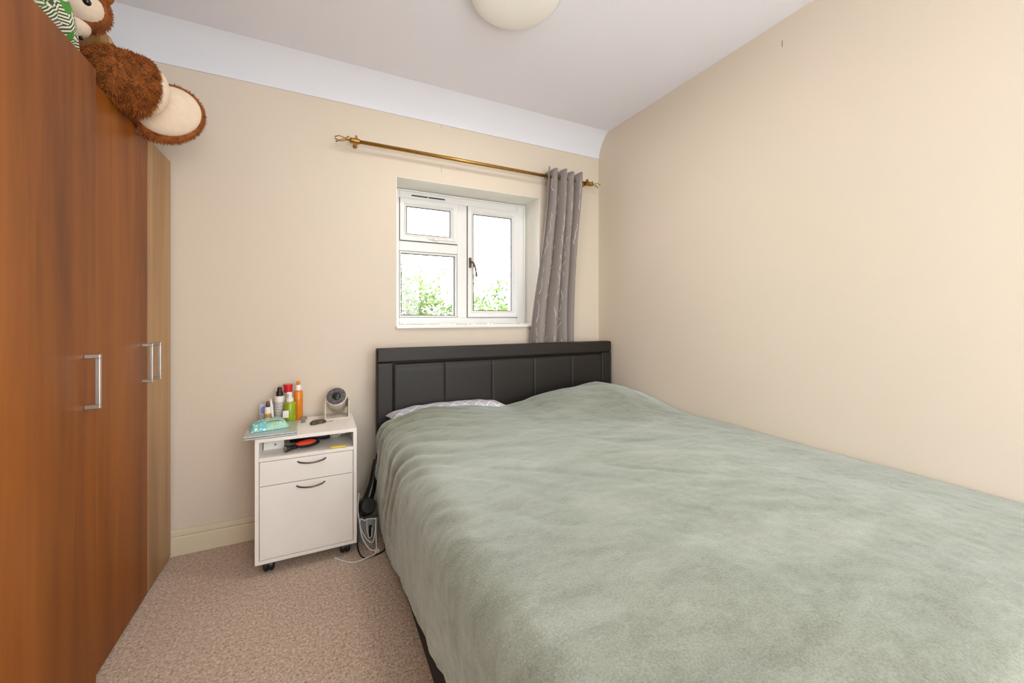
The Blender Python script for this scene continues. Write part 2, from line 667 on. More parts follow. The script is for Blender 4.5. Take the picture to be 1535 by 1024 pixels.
# thin trim between frame and reveal
B(X0 + .02, WXi - .001, FY0 - .012, FY0, Z1 - .012, Z1 - .002).build('frame_bead', M['upvc'], win, bevel=.003)
B(WXi - .022, WXi - .012, FY0 - .012, FY0, Z0, Z1 - .013).build('frame_bead', M['upvc'], win, bevel=.003)
# trickle vent above the top light
for a, b in ((.548, .655), (.662, .775)):
    B(a, b, FY0 - .006, FY0 + .001, 1.949, 1.957).build('trickle_vent', M['gasket'], win, bevel=.002)
def sash(x0, x1, z0, z1, wd, y0, name):
    mb = MB()
    b = wd
    d = y0
    # mitred, chamfered sash: outer ring proud, inner bead sloping to the glass
    def ring(xa, xb, za, zb, y):
        return [(xa, y, za), (xb, y, za), (xb, y, zb), (xa, y, zb)]
    rings = [ring(x0, x1, z0, z1, FY1 - .005), ring(x0, x1, z0, z1, d), ring(x0 + b * .55, x1 - b * .55, z0 + b * .55, z1 - b * .55, d),
             ring(x0 + b, x1 - b, z0 + b, z1 - b, d + .022), ring(x0 + b, x1 - b, z0 + b, z1 - b, FY1 - .005)]
    vs_ = [p for r_ in rings for p in r_]
    fs = []
    for k in range(4):
        for i in range(4):
            j = (i + 1) % 4
            fs.append((k * 4 + i, k * 4 + j, (k + 1) * 4 + j, (k + 1) * 4 + i))
    for i in range(4):
        j = (i + 1) % 4
        fs.append((16 + i, 16 + j, j, i))
    o = mb.add(vs_, fs).build(name, M['upvc'], win, bevel=.0015)
    g = B(x0 + b - .002, x1 - b + .002, d + .030, d + .036, z0 + b - .002, z1 - b + .002).build('pane', M['glass'], o)
    gk = MB()
    e = .004
    gk.box(x0 + b, x1 - b, d + .020, d + .029, z1 - b - e, z1 - b).box(x0 + b, x1 - b, d + .020, d + .029, z0 + b, z0 + b + e)
    gk.box(x0 + b, x0 + b + e, d + .020, d + .029, z0 + b + e, z1 - b - e).box(x1 - b - e, x1 - b, d + .020, d + .029, z0 + b + e, z1 - b - e)
    gk.build('gasket', M['gasket'], o)
    ed = MB()
    e = .003
    ed.box(x0 - e, x1 + e, d + .012, d + .02, z1, z1 + e).box(x0 - e, x1 + e, d + .012, d + .02, z0 - e, z0)
    ed.box(x0 - e, x0, d + .012, d + .02, z0, z1).box(x1, x1 + e, d + .012, d + .02, z0, z1)
    ed.build('edge_seal', M['gasket'], o)
    return o
vent = sash(X0 + .055 + .003, MX0 - .003, TZ1 + .003, Z1 - .061, .046, FY0 - .012, 'top_light')
low = sash(X0 + .055 + .003, MX0 - .003, Z0 + .048, TZ0 - .003, .012, FY0 + .004, 'fixed_light')
case = sash(MX1 + .003, 1.332, Z0 + .048, Z1 - .061, .046, FY0 - .014, 'casement')
# stay of the top light
st = MB().box(.655, .845, FY0 - .020, FY0 - .013, 1.668, 1.676).box(.690, .720, FY0 - .030, FY0 - .013, 1.662, 1.682)
st.build('stay', M['whiteplastic'], vent, bevel=.002)
# cockspur handle
hd = MB().box(.943, .960, FY0 - .026, FY0 - .0145, 1.495, 1.565)
hd.tube(spline([(.951, FY0 - .035, 1.535), (.968, FY0 - .045, 1.525), (.980, FY0 - .047, 1.49), (.992, FY0 - .047, 1.43)], 6), [.009] * 6 + [.0085] * 6 + [.007] * 6 + [.006], 10)
hd.build('handle', M['bronze'], case, smooth=False, bevel=.002)

# ------------------------------------------------------------------ outside
B(-30, 40, 3.2, 60, -2.9, -2.8).build('ground', M['bounceground'], kind=S)
def tree(x, y, h, r, label, seed):
    rnd = random.Random(seed)
    t = thing('garden_tree', label, 'tree', (x, y, -2.8), 'trees in the garden')
    MB().tube([(x, y, -2.8), (x + .1, y, -1.4), (x, y, h - r * .8)], [.16, .12, .05], 8).build('trunk', M['bark'], t, smooth=True)
    mb = MB()
    blobs = [(rnd.gauss(0, r * .45), rnd.gauss(0, r * .4), rnd.uniform(-1.5, .1) * r, rnd.uniform(.3, .6) * r) for _ in range(16)]
    for bx_, by_, bz_, br in blobs:
        for k in range(260):
            d = Vector((rnd.gauss(0, 1), rnd.gauss(0, 1), rnd.gauss(0, 1))).normalized() * br * rnd.uniform(.7, 1.08)
            c = Vector((x + bx_, y + by_, h - r * .6 + bz_)) + d
            a = Vector((rnd.gauss(0, 1), rnd.gauss(0, 1), rnd.gauss(0, 1))).normalized()
            b_ = a.orthogonal().normalized()
            s_ = rnd.uniform(.05, .09)
            mb.add([c - a * s_, c + b_ * s_ * .45, c + a * s_, c - b_ * s_ * .45], [(0, 1, 2, 3)])
    mb.build('foliage', M['leaf'], t, kind='stuff')
tree(2.1, 10.6, 2.75, 1.4, 'leafy tree outside, seen through the fixed lower pane', 3)
tree(3.45, 6.6, 2.15, 1.0, 'taller leafy tree outside, seen through the casement with the handle', 7)
tree(5.0, 16.0, 2.4, 1.6, 'leafy tree outside behind the other two trees', 11)

# ------------------------------------------------------------------ wardrobes
def d_handle(parent, xf, y, zc, L=.155, out=.034, dirn=1):
    mb = MB()
    r = .0055
    mb.box(xf, xf + out, y - r, y + r, zc + L / 2 - 2 * r, zc + L / 2)
    mb.box(xf, xf + out, y - r, y + r, zc - L / 2, zc - L / 2 + 2 * r)
    mb.box(xf + out - 2 * r, xf + out, y - r, y + r, zc - L / 2 + 2 * r, zc + L / 2 - 2 * r)
    return mb.build('handle', M['steel'], parent, bevel=.0015)
def wardrobe(label, xf, y0, y1, doors, ztop):
    t = thing('wardrobe', label, 'wardrobe', ((XL + xf) / 2, (y0 + y1) / 2, 0))
    xb = XL + .022
    xd = xf - .020
    B(xb, xd, y0, y0 + .018, 0, ztop).build('side_panel', M['carcass'], t, bevel=.001)
    B(xb, xd, y1 - .018, y1, 0, ztop).build('side_panel', M['carcass'], t, bevel=.001)
    B(xb, xd, y0 + .018, y1 - .018, ztop - .018, ztop).build('top_panel', M['carcass'], t, bevel=.001)
    B(xb, xb + .008, y0 + .018, y1 - .018, .06, ztop - .018).build('back_panel', M['carcass'], t)
    B(xd - .05, xd - .034, y0 + .018, y1 - .018, 0, .06).build('plinth', M['carcass'], t)
    for (a, b, m, hy, lab) in doors:
        d = B(xd + .001, xf, a + .0015, b - .0015, .012, ztop).build('door', M[m], t, bevel=.0015)
        d['label'] = lab
        d_handle(d, xf, hy, .965)
    return t
wardrobe('walnut single-door wardrobe with the green leaf-print bag on top', -.597, 1.10, 1.60,
         [(1.10, 1.60, 'wood', 1.535, 'walnut door with steel handle')], 1.888)
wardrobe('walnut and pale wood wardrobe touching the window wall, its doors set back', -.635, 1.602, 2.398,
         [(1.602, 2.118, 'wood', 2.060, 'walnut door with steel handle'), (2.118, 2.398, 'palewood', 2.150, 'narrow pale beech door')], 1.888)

# ------------------------------------------------------------------ bed
BX0, BX1 = 0.312, 1.895
bed = thing('bed', 'double bed with black padded leather headboard and dark base', 'bed', (1.1, 1.2, 0))
B(BX0, BX1, .16, 2.235, .03, .33).build('base', M['base'], bed, bevel=.012)
for x in (BX0 + .1, BX1 - .1):
    for y in (.3, 2.1):
        MB().lathe([(.022, 0), (.025, .03)], 14, c=(x, y, 0)).build('foot', M['blackplastic'], bed)
B(BX0 + .02, BX1 - .02, .18, 2.225, .33, .545).build('mattress', M['mattress'], bed, bevel=.05, seg=4)
HX0, HX1, HZ0, HZ1 = .282, 1.905, .48, .975
HY0, HY1 = 2.246, 2.312
hb = B(HX0, HX1, HY0 + .022, HY1, HZ0, HZ1).build('headboard', M['leather'], bed, bevel=.008, seg=3)
bw = .088
fr = MB()
for a in ((HX0, HX1, HZ1 - bw * .9, HZ1),):
    B(a[0], a[1], HY0, HY0 + .024, a[2], a[3]).build('border_rail', M['leather'], hb, bevel=.011, seg=4)
B(HX0, HX0 + bw, HY0, HY0 + .024, HZ0, HZ1 - bw * .9).build('border_rail', M['leather'], hb, bevel=.011, seg=4)
B(HX1 - bw, HX1, HY0, HY0 + .024, HZ0, HZ1 - bw * .9).build('border_rail', M['leather'], hb, bevel=.011, seg=4)
xs = [HX0 + bw + .004, .663, .964, 1.262, 1.558, HX1 - bw - .004]
for a, b in zip(xs[:-1], xs[1:]):
    mb = MB()
    n, m = 60, 24
    z0, z1 = HZ0 + .003, HZ1 - bw * .9 - .004
    vs_ = []
    for j in range(m + 1):
        for i in range(n + 1):
            u, v = i / n, j / m
            pu = 1 - .55 * abs(2 * u - 1) ** 26 - (.45 * abs(2 * u - 1) ** 40)
            pv = 1 - abs(2 * v - 1) ** 18
            vs_.append((a + .0008 + (b - a - .0016) * u, HY0 + .0215 - .024 * pv ** .5 + .0035 * (1 - pu), z0 + (z1 - z0) * v))
    fs = [(j * (n + 1) + i, j * (n + 1) + i + 1, (j + 1) * (n + 1) + i + 1, (j + 1) * (n + 1) + i) for j in range(m) for i in range(n)]
    mb.add(vs_, fs).build('padded_panel', M['leather'], hb, smooth=True)
for x in (.55, 1.62):
    B(x, x + .07, HY1 - .03, HY1 - .005, .0, HZ0 + .01).build('headboard_strut', M['blackplastic'], bed)

# left pillow, poking out from under the blanket
def pillow_mesh(cx_, cy_, cz_, lx, ly, lz, seed):
    mb = MB()
    n, m = 36, 24
    def pt(u, v, s_):
        x = (u - .5) * lx; y = (v - .5) * ly
        e = (max(0, 1 - abs(2 * u - 1) ** 2.6) * max(0, 1 - abs(2 * v - 1) ** 2.6)) ** .45
        pin = 1 - .07 * (1 - abs(2 * v - 1) ** 2) * abs(2 * u - 1) ** 3
        pin2 = 1 - .07 * (1 - abs(2 * u - 1) ** 2) * abs(2 * v - 1) ** 3
        w_ = .007 * noise.noise(Vector((x * 14 + seed, y * 14, s_ * 3)))
        return (cx_ + x * pin, cy_ + y * pin2, cz_ + s_ * lz * .5 * e + w_ * e)
    vs_ = [pt(i / n, j / m, 1) for j in range(m + 1) for i in range(n + 1)] + [pt(i / n, j / m, -1) for j in range(m + 1) for i in range(n + 1)]
    o = (n + 1) * (m + 1)
    fs = []
    for j in range(m):
        for i in range(n):
            q = (j * (n + 1) + i, j * (n + 1) + i + 1, (j + 1) * (n + 1) + i + 1, (j + 1) * (n + 1) + i)
            fs.append(q)
            fs.append(tuple(o + k for k in reversed(q)))
    return mb.add(vs_, fs)

# ------------------------------------------------------------------ blanket
def lerp_tab(tab, x):
    if x <= tab[0][0]:
        return tab[0][1]
    for (a, b), (c, d) in zip(tab[:-1], tab[1:]):
        if x <= c:
            t = smooth01((x - a) / (c - a)) * .5 + (x - a) / (c - a) * .5
            return b + (d - b) * t
    return tab[-1][1]
HEADTAB = [(.30, .60), (.38, .628), (.45, .650), (.56, .662), (.72, .655), (.98, .626), (1.10, .644), (1.19, .666), (1.43, .696), (1.64, .720), (1.80, .694), (1.92, .655)]
YH = 2.14
def ztop(x, y):
    base = .588 + .018 * math.sin(PI * max(0, min(1, (x - .3) / 1.6))) + .012 * noise.noise(Vector((x * 1.7, y * 1.7, 3.1)))
    head = lerp_tab(HEADTAB, x)
    k = smooth01((y - 1.52) / (2.04 - 1.52))
    return base + (head - base) * k
def blanket():
    mb = MB()
    ny = 250
    xs0 = .272
    r = .115
    cols = []
    for k in range(40):
        cols.append(('s', k / 40))
    for k in range(22):
        cols.append(('c', k / 22))
    for k in range(151):
        cols.append(('t', k / 150))
    nc = len(cols)
    pos = []
    Y0, Y1 = .10, YH
    for j in range(ny + 1):
        y = Y0 + (Y1 - Y0) * j / ny
        dropf = 0.0
        hem = lerp_tab([(.1, .31), (.96, .235), (1.26, .178), (1.55, .115), (1.85, .058), (2.14, .05)], y) + .006 * math.sin(y * 9)
        r = .115 - .045 * smooth01((y - 1.75) / .3)
        ze = ztop(xs0 + r, y)
        row = []
        for kind_, t in cols:
            if kind_ == 's':
                z = hem + (ze - r - hem) * t
                x = xs0 - .010 * math.sin(PI * t) + .012 * (1 - t)
            elif kind_ == 'c':
                a = t * PI / 2
                x = xs0 + r - r * math.cos(a)
                z = ze - r + r * math.sin(a)
            else:
                x = xs0 + r + (1.917 - xs0 - r) * t
                z = ztop(x, y)
            row.append(Vector((x, y, z)))
        pos.append(row)
    # wrinkles along the surface normal
    out = []
    for j in range(ny + 1):
        for i in range(nc):
            p = pos[j][i]
            du = pos[j][min(i + 1, nc - 1)] - pos[j][max(i - 1, 0)]
            dv = pos[min(j + 1, ny)][i] - pos[max(j - 1, 0)][i]
            nn = du.cross(dv).normalized()
            kind_, t = cols[i]
            arc = {'s': t * .45, 'c': .45 + t * .18, 't': .63 + t * 1.53}[kind_]
            y = p.y
            # gathered folds swinging down from the pillow corner
            mk = smooth01((y - 1.30) / .5) * smooth01((1.15 - arc) / .55) * smooth01((arc - .02) / .2)
            wv = noise.noise(Vector((arc * 3.0, y * 2.5, 1.7)))
            ph = (y * 1.0 + .42 * (arc - .5) + .10 * wv) * 2 * PI / .105
            fold = (abs(math.sin(ph * .5)) ** .8 - .55) * .015 + .004 * math.sin(ph * 1.23 + 1)
            dsp = mk * fold
            # soft drape on the side
            sd = smooth01((.55 - arc) / .3)
            dsp += sd * (.007 * noise.noise(Vector((y * 7, arc * 1.4, 9))) + .004 * noise.noise(Vector((y * 17, arc * 2, 4))))
            # broad dents and soft creases over the top
            dsp += .007 * noise.noise(Vector((arc * 4.2 + y * 1.2, y * 3.0, .5)))
            cr = noise.noise(Vector((arc * 2.2 + 5, y * 5.0 + arc * 3.0, 2.2)))
            dsp -= .004 * max(0, 1 - abs(cr) * 6) * smooth01(noise.noise(Vector((arc * 2, y * 2, 7))) * 2.2 + .35)
            dsp += .0016 * noise.noise(Vector((arc * 38, y * 38, 0))) + .003 * noise.noise(Vector((arc * 9 + y * 5, y * 14, 8)))
            if kind_ == 't' and t > .94:
                dsp *= (1 - t) / .06
            q = p + nn * dsp
            # rounded rolled edge by the headboard, and over the foot of the bed
            e = (YH - y) / .05
            if e < 1 and kind_ != 's':
                q.z -= .028 * (1 - math.sqrt(max(0, 1 - (1 - e) ** 2)))
            f = (.22 - y) / .12
            if f > 0 and kind_ != 's':
                q.z = q.z - .32 * f * f
            out.append(q)
    fs = [(j * nc + i, j * nc + i + 1, (j + 1) * nc + i + 1, (j + 1) * nc + i) for j in range(ny) for i in range(nc - 1)]
    mb.add(out, fs)
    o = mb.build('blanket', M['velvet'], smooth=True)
    s_ = o.modifiers.new('thickness', 'SOLIDIFY')
    s_.thickness = .008
    s_.offset = -1
    return o
tag(blanket(), 'large sage green plush blanket draped over the double bed', 'blanket')
pl = pillow_mesh(.670, 2.158, .609, .70, .160, .112, 3).build('pillow', M['pillow'], smooth=True)
tag(pl, 'blue-grey lattice-print pillow peeking out from under the green blanket', 'pillow')

# ------------------------------------------------------------------ curtain pole and curtain
RY, RZ = 2.345, 2.126
pole = thing('curtain_pole', 'antique brass curtain pole with twisted cage finials above the window', 'curtain pole', (.99, RY, RZ))
MB().tube([(.165, RY, RZ), (1.795, RY, RZ)], .0105, 16).build('rod', M['brass'], pole, smooth=True)
for x in (.185, 1.762):
    mb = MB()
    mb.tube([(x, RY, RZ), (x, YB - .004, RZ)], .008, 10)
    mb.tube([(x - .016, RY, RZ), (x + .016, RY, RZ)], .0155, 16)
    mb.box(x - .006, x + .006, RY - .006, RY + .006, RZ + .012, RZ + .03)
    mb.lathe([(.013, -.004), (.013, 0), (.010, .006)], 16, Matrix.Rotation(R(90), 3, 'X'), (x, YB - .004, RZ))
    mb.build('bracket', M['brass'], pole)
for x, s_ in ((.160, -1), (1.797, 1)):
    mb = MB().tube([(x + .012 * -s_, RY, RZ), (x + .008 * s_, RY, RZ)], .0145, 14)
    L = .075 if s_ < 0 else .06
    for k in range(4):
        pts = []
        Lk = L * (1.0, .92, .97, .5)[k]
        for q in range(15):
            u = q / 14
            a = k * PI / 2 + .5 + u * PI * .9
            rr = .003 + .017 * u ** 1.3
            if k == 3 and u > .45:
                rr = .009 + .010 * math.sin((u - .45) * 6)
                pts.append((x + s_ * (.008 + Lk * (.45 + .3 * math.cos((u - .45) * 8) - .3 + .25)), RY + rr * math.cos(a), RZ + rr * math.sin(a) + .006))
            else:
                pts.append((x + s_ * (.008 + Lk * u), RY + rr * math.cos(a), RZ + rr * math.sin(a)))
        mb.tube(pts, [.0026] * 12 + [.003, .0036, .004], 6)
    mb.build('finial', M['brass'], pole, smooth=True)

def curtain():
    t = thing('curtain', 'grey eyelet curtain with silver twig print, gathered beside the window', 'curtain', (1.52, RY, .6))
    nu, nz = 150, 60
    vs_, uvs = [], []
    zt, zb = RZ + .045, .52
    for j in range(nz + 1):
        v = j / nz
        z = zt + (zb - zt) * v
        k = smooth01(v / .8)
        xl = 1.405 - .135 * k ** 1.3
        xr = 1.690 - .045 * math.sin(PI * min(1, v * 1.05)) * .8 - .02 * k
        yc = RY + .022 * k
        for i in range(nu + 1):
            u = i / nu
            # five deep soft folds, uneven and drifting down the length
            ph = 2 * PI * (4.3 * (u ** 1.15) + .16 * math.sin(4 * u + 2.6 * v) + (.08 + .30 * v) * noise.noise(Vector((u * 3.5, v * 1.6, 1))))
            amp = (.044 - .010 * v) * (.85 + .5 * noise.noise(Vector((u * 5, v * 1.5, 6))))
            y = yc - amp * math.cos(ph)
            x = xl + (xr - xl) * (u + .030 * math.sin(ph * 1.0 + .6)) + .006 * noise.noise(Vector((u * 6, v * 5, 2)))
            y = min(y, YB - .010)
            if z < 1.02:
                y = max(y, 2.318 + .002)
            zz = z + (.012 * math.cos(ph) if j == 0 else 0)
            vs_.append((x, y, zz))
            uvs.append((u * 1.2, v * 1.7))
    fs = [(j * (nu + 1) + i, j * (nu + 1) + i + 1, (j + 1) * (nu + 1) + i + 1, (j + 1) * (nu + 1) + i) for j in range(nz) for i in range(nu)]
    o = MB().add(vs_, fs).build('drape', M['curtain'], t, smooth=True)
    uvl = o.data.uv_layers.new(name='UVMap')
    for lp in o.data.loops:
        uvl.data[lp.index].uv = uvs[lp.vertex_index]
    s_ = o.modifiers.new('thickness', 'SOLIDIFY')
    s_.thickness = .003
    for q in range(6):
        x = 1.412 + .0525 * q
        pts = [(x + .003 * math.sin(a) * 0, RY + .020 * math.cos(a), RZ + .020 * math.sin(a)) for a in [2 * PI * k / 20 for k in range(21)]]
        MB().tube(pts, .003, 6).build('eyelet', M['bronze'], t, smooth=True)
    return t
curtain()

# ------------------------------------------------------------------ ceiling lamp
lamp = thing('ceiling_lamp', 'round opal glass flush lamp on the ceiling', 'ceiling lamp', LAMP)
MB().lathe([(.196, 0), (.2, -.012), (.196, -.02)], 48, c=LAMP).build('lamp_base', M['whiteplastic'], lamp, smooth=True)
MB().lathe([(1.0 * .19 * math.cos(a), -.02 - .06 * math.sin(a)) for a in [PI / 2 * k / 12 for k in range(12)]] + [(.004, -.08)], 48, c=LAMP).build('lamp_dome', M['dome'], lamp, smooth=True)

# ------------------------------------------------------------------ nightstand
NX0, NX1, NY0, NY1, NZ0, NZ1 = -.254, .164, 2.045, 2.385, .055, .61
ns = thing('nightstand', 'white rolling bedside cabinet with open shelf, drawer and door', 'nightstand', ((NX0 + NX1) / 2, 2.21, 0))
pt_ = .016
W = M['white']
B(NX0, NX0 + pt_, NY0, NY1, NZ0, NZ1 - pt_).build('side_panel', W, ns, bevel=.001)
B(NX1 - pt_, NX1, NY0, NY1, NZ0, NZ1 - pt_).build('side_panel', W, ns, bevel=.001)
B(NX0, NX1, NY0, NY1 + .008, NZ1 - pt_, NZ1).build('top', W, ns, bevel=.0015)
B(NX0 + pt_, NX1 - pt_, NY0 + .0, NY1, .508, .524).build('shelf', W, ns, bevel=.001)
B(NX0 + pt_, NX1 - pt_, NY0 + .0, NY1, NZ0, NZ0 + pt_).build('bottom', W, ns, bevel=.001)
B(NX0 + pt_, NX1 - pt_, NY1 - .008, NY1, NZ0 + pt_, .594).build('back_panel', W, ns)
def bow_handle(parent, xc, z):
    pts = []
    for k in range(13):
        u = k / 12 - .5
        pts.append((xc + u * .118, NY0 - .004 - .020 * math.cos(PI * u) ** .7 if abs(u) < .499 else NY0 + .004, z - .006 * math.cos(PI * u)))
    MB().tube(pts, .0038, 8).build('handle', M['bronze'], parent, smooth=True)
dr = B(NX0 + pt_ + .002, NX1 - pt_ - .002, NY0 + .0005, NY0 + .018, .400, .5055).build('drawer', W, ns, bevel=.001)
bow_handle(dr, -.030, .500 - .012)
do = B(NX0 + pt_ + .002, NX1 - pt_ - .002, NY0 + .0005, NY0 + .018, .0735, .397).build('door', W, ns, bevel=.001)
bow_handle(do, -.034, .378)
B(NX0 + pt_, NX1 - pt_, NY0 + .02, NY1 - .01, .39, .398).build('divider', W, ns)
for x in (NX0 + .05, NX1 - .05):
    for y in (NY0 + .045, NY1 - .05):
        mb = MB().lathe([(.018, -.022), (.0255, -.016), (.0265, -.004), (.02, -.002), (.02, .002), (.0265, .004), (.0255, .016), (.018, .022)], 20, Matrix.Rotation(R(90), 3, 'Y') , (x, y, .0266))
        mb.box(x - .014, x + .014, y - .012, y + .012, .040, .055)
        mb.build('caster', M['blackplastic'], ns, smooth=False)

# ------------------------------------------------------------------ things on the nightstand
TZ = NZ1
def Rz(a): return Matrix.Rotation(R(a), 3, 'Z')
def rotbox(mb, c, sx, sy, z0, z1, ang):
    vs_ = []
    for z in (z0, z1):
        for dy in (-sy / 2, sy / 2):
            for dx in (-sx / 2, sx / 2):
                p = Rz(ang) @ Vector((dx, dy, 0))
                vs_.append((c[0] + p.x, c[1] + p.y, z))
    return mb.add(vs_, [(0, 2, 3, 1), (4, 5, 7, 6), (0, 1, 5, 4), (2, 6, 7, 3), (0, 4, 6, 2), (1, 3, 7, 5)])
lc = (-.197, 2.154)
lap = thing('laptop', 'closed silver laptop overhanging the corner of the white nightstand', 'laptop', (lc[0], lc[1], TZ))
rotbox(MB(), lc, .205, .225, TZ + .001, TZ + .009, 2).build('laptop_base', M['silver'], lap, bevel=.003)
rotbox(MB(), lc, .200, .220, TZ + .009, TZ + .0105, 2).build('seam', M['gasket'], lap)
rotbox(MB(), lc, .205, .225, TZ + .0105, TZ + .0165, 2).build('laptop_lid', M['silver'], lap, bevel=.0025)
LZ = TZ + .0165
# wipes packet: pillow pack with crimped ends and a resealable flap
def wipes():
    t = thing('wipes_packet', 'aqua dotted wet wipes packet lying on the closed laptop', 'packet', (-.213, 2.175, LZ))
    mb = MB()
    n, m = 24, 16
    ang = Rz(12)
    def pt(u, v, s_):
        x = (u - .5) * .155; y = (v - .5) * .115
        e = max(0, 1 - abs(2 * u - 1) ** 4) ** .6 * max(0, 1 - abs(2 * v - 1) ** 5) ** .5
        zz = .0015 + (.031 * e + .016 * noise.noise(Vector((x * 42, y * 42, 1))) * e if s_ > 0 else 0)
        p = ang @ Vector((x, y, 0))
        return (-.213 + p.x, 2.175 + p.y, LZ + zz)
    o = (n + 1) * (m + 1)
    vs_ = [pt(i / n, j / m, 1) for j in range(m + 1) for i in range(n + 1)] + [pt(i / n, j / m, -1) for j in range(m + 1) for i in range(n + 1)]
    fs = []
    for j in range(m):
        for i in range(n):
            q = (j * (n + 1) + i, j * (n + 1) + i + 1, (j + 1) * (n + 1) + i + 1, (j + 1) * (n + 1) + i)
            fs.append(q); fs.append(tuple(o + k for k in reversed(q)))
    mb.add(vs_, fs).build('wrapper', M['packet'], t, smooth=True)
    rotbox(MB(), (-.208, 2.182), .07, .045, LZ + .034, LZ + .037, 12).build('flap', plain('pale_green_flap', (168, 212, 186), .35), t, bevel=.001)
wipes()
def bottle(name, label, c, prof, mat, parts, z=None):
    z = TZ if z is None else z
    t = thing(name, label, 'bottle', (c[0], c[1], z))
    sharp_smooth(MB().lathe(prof, 28, c=(c[0], c[1], z)).build('body', M[mat], t), 50)
    for pn, pp, pm in parts:
        sharp_smooth(MB().lathe(pp, 28, c=(c[0], c[1], z)).build(pn, M[pm], t), 50)
    return t
ob = bottle('spray_bottle', 'tall orange bottle with white collar and orange cap', (-.098, 2.343),
       [(.019, 0), (.021, .003), (.021, .148), (.018, .155), (.010, .158)], 'orange',
       [('collar', [(.0155, .157), (.0155, .178), (.012, .184)], 'whiteplastic'), ('cap', [(.008, .184), (.0085, .186), (.0085, .202), (.007, .204)], 'orange')])
gb = bottle('pump_bottle', 'lime green bottle with white pump top', (-.134, 2.301),
       [(.025, 0), (.027, .003), (.027, .098), (.022, .106), (.013, .110)], 'green',
       [('collar', [(.0165, .108), (.0165, .126), (.010, .130), (.009, .146), (.006, .148)], 'whiteplastic')])
MB().box(-.148, -.125, 2.297, 2.305, TZ + .146, TZ + .156).build('nozzle', M['whiteplastic'], gb, bevel=.002)
wbt = bottle('spray_bottle', 'white labelled bottle with black spray nozzle', (-.182, 2.335),
       [(.021, 0), (.023, .003), (.023, .128), (.0215, .134), (.013, .136)], 'whiteplastic',
       [('label_band', [(.0232, .030), (.0234, .031), (.0234, .108), (.0232, .109)], 'label'),
        ('nozzle', [(.0155, .136), (.0155, .155), (.011, .162), (.010, .178), (.007, .180)], 'blackplastic')])
for k in range(5):
    hgt = .040 + .014 * k
    for q in range(5):
        a = R(-150 + q * 17)
        x, y = -.182 + .0237 * math.cos(a), 2.335 + .0237 * math.sin(a)
    MB().lathe([(.02345, hgt), (.0236, hgt + .0005), (.0236, hgt + .002), (.02345, hgt + .0025)], 28, c=(-.182, 2.335, TZ)).build('print_line', M['print'], wbt)
B(-.163, -.137, 2.264, 2.268, TZ + .034, TZ + .070).build('care_tag', M['whiteplastic'], gb, bevel=.001)
bottle('jar', 'slim pale jar with a translucent red lid behind the green bottle', (-.146, 2.366),
       [(.015, 0), (.0165, .003), (.0165, .138), (.014, .146)], 'palepink',
       [('lid', [(.0165, .146), (.0205, .148), (.0215, .180), (.0235, .181), (.0235, .187), (.02, .188)], 'red')])
bx1 = thing('printed_box', 'small blue and white printed box against the wall', 'box', (-.237, 2.36, TZ))
B(-.270, -.208, 2.345, 2.375, TZ, TZ + .098).build('carton', M['bluebox'], bx1, bevel=.001)
MB().lathe([(.013, 0), (.013, .0012)], 18, Matrix.Rotation(R(90), 3, 'X') @ Matrix.Scale(1.4, 3, Vector((0, 1, 0))), (-.254, 2.345, TZ + .068)).build('round_print', M['blueprint'], bx1)
tb = thing('lotion_tube', 'slim white tube with brown cap and amber label, standing by the wipes packet', 'tube', (-.226, 2.312, TZ))
MB().lathe([(.012, 0), (.0135, .004), (.0135, .082), (.010, .088)], 20, c=(-.232, 2.312, TZ)).build('body', M['whiteplastic'], tb, smooth=True)
MB().lathe([(.0138, .036), (.0138, .056)], 20, c=(-.232, 2.312, TZ)).build('label_band', M['amberlabel'], tb)
MB().lathe([(.0085, .088), (.0085, .104), (.004, .116)], 16, c=(-.232, 2.312, TZ)).build('cap', M['brownplastic'], tb, smooth=True)
cb = MB()
d0 = Vector((-.206, 2.300, TZ + .002)); d1 = Vector((-.220, 2.318, TZ + .128))
cb.tube([d0, d0.lerp(d1, .25), d0.lerp(d1, .7), d1], [.005, .007, .007, .003], 8)
nf = cb.build('nail_file', M['whiteplastic'], smooth=True)
tag(nf, 'thin white stick leaning on the brown-capped tube', 'stick')

# round projector on a U-shaped stand
def projector():
    c = Vector((.083, 2.318, .722))
    t = thing('projector', 'small round projector with dark woven face tilted up on a stand', 'projector', (c.x, c.y, TZ))
    ax = Vector((-.14, -.80, .58)).normalized()
    rot = ax.to_track_quat('Z', 'Y').to_matrix()
    sharp_smooth(MB().lathe([(.044, -.098), (.050, -.090), (.052, -.01), (.052, 0), (.0495, .002)], 40, rot, c - ax * .0).build('housing', M['projector'], t), 40)
    sharp_smooth(MB().lathe([(.0485, .0015), (.0485, .004), (.022, .004)], 40, rot, c).build('grille', M['grille'], t), 40)
    sharp_smooth(MB().lathe([(.023, .003), (.0225, .0065), (.020, .0065)], 32, rot, c).build('lens_ring', M['blackplastic'], t), 40)
    MB().ball(c + ax * .003, (.0205, .0205, .009), 24, 12, rot).build('lens', M['lens'], t, smooth=True)
    y0, y1 = 2.270, 2.375
    B(.028, .142, y0, y1, TZ, TZ + .006).build('stand_base', M['projector'], t, bevel=.002)
    B(.026, .031, y0, y1, TZ + .004, TZ + .098).build('stand_arm', M['projector'], t, bevel=.002)
    B(.139, .144, y0, y1, TZ + .004, TZ + .098).build('stand_arm', M['projector'], t, bevel=.002)
projector()
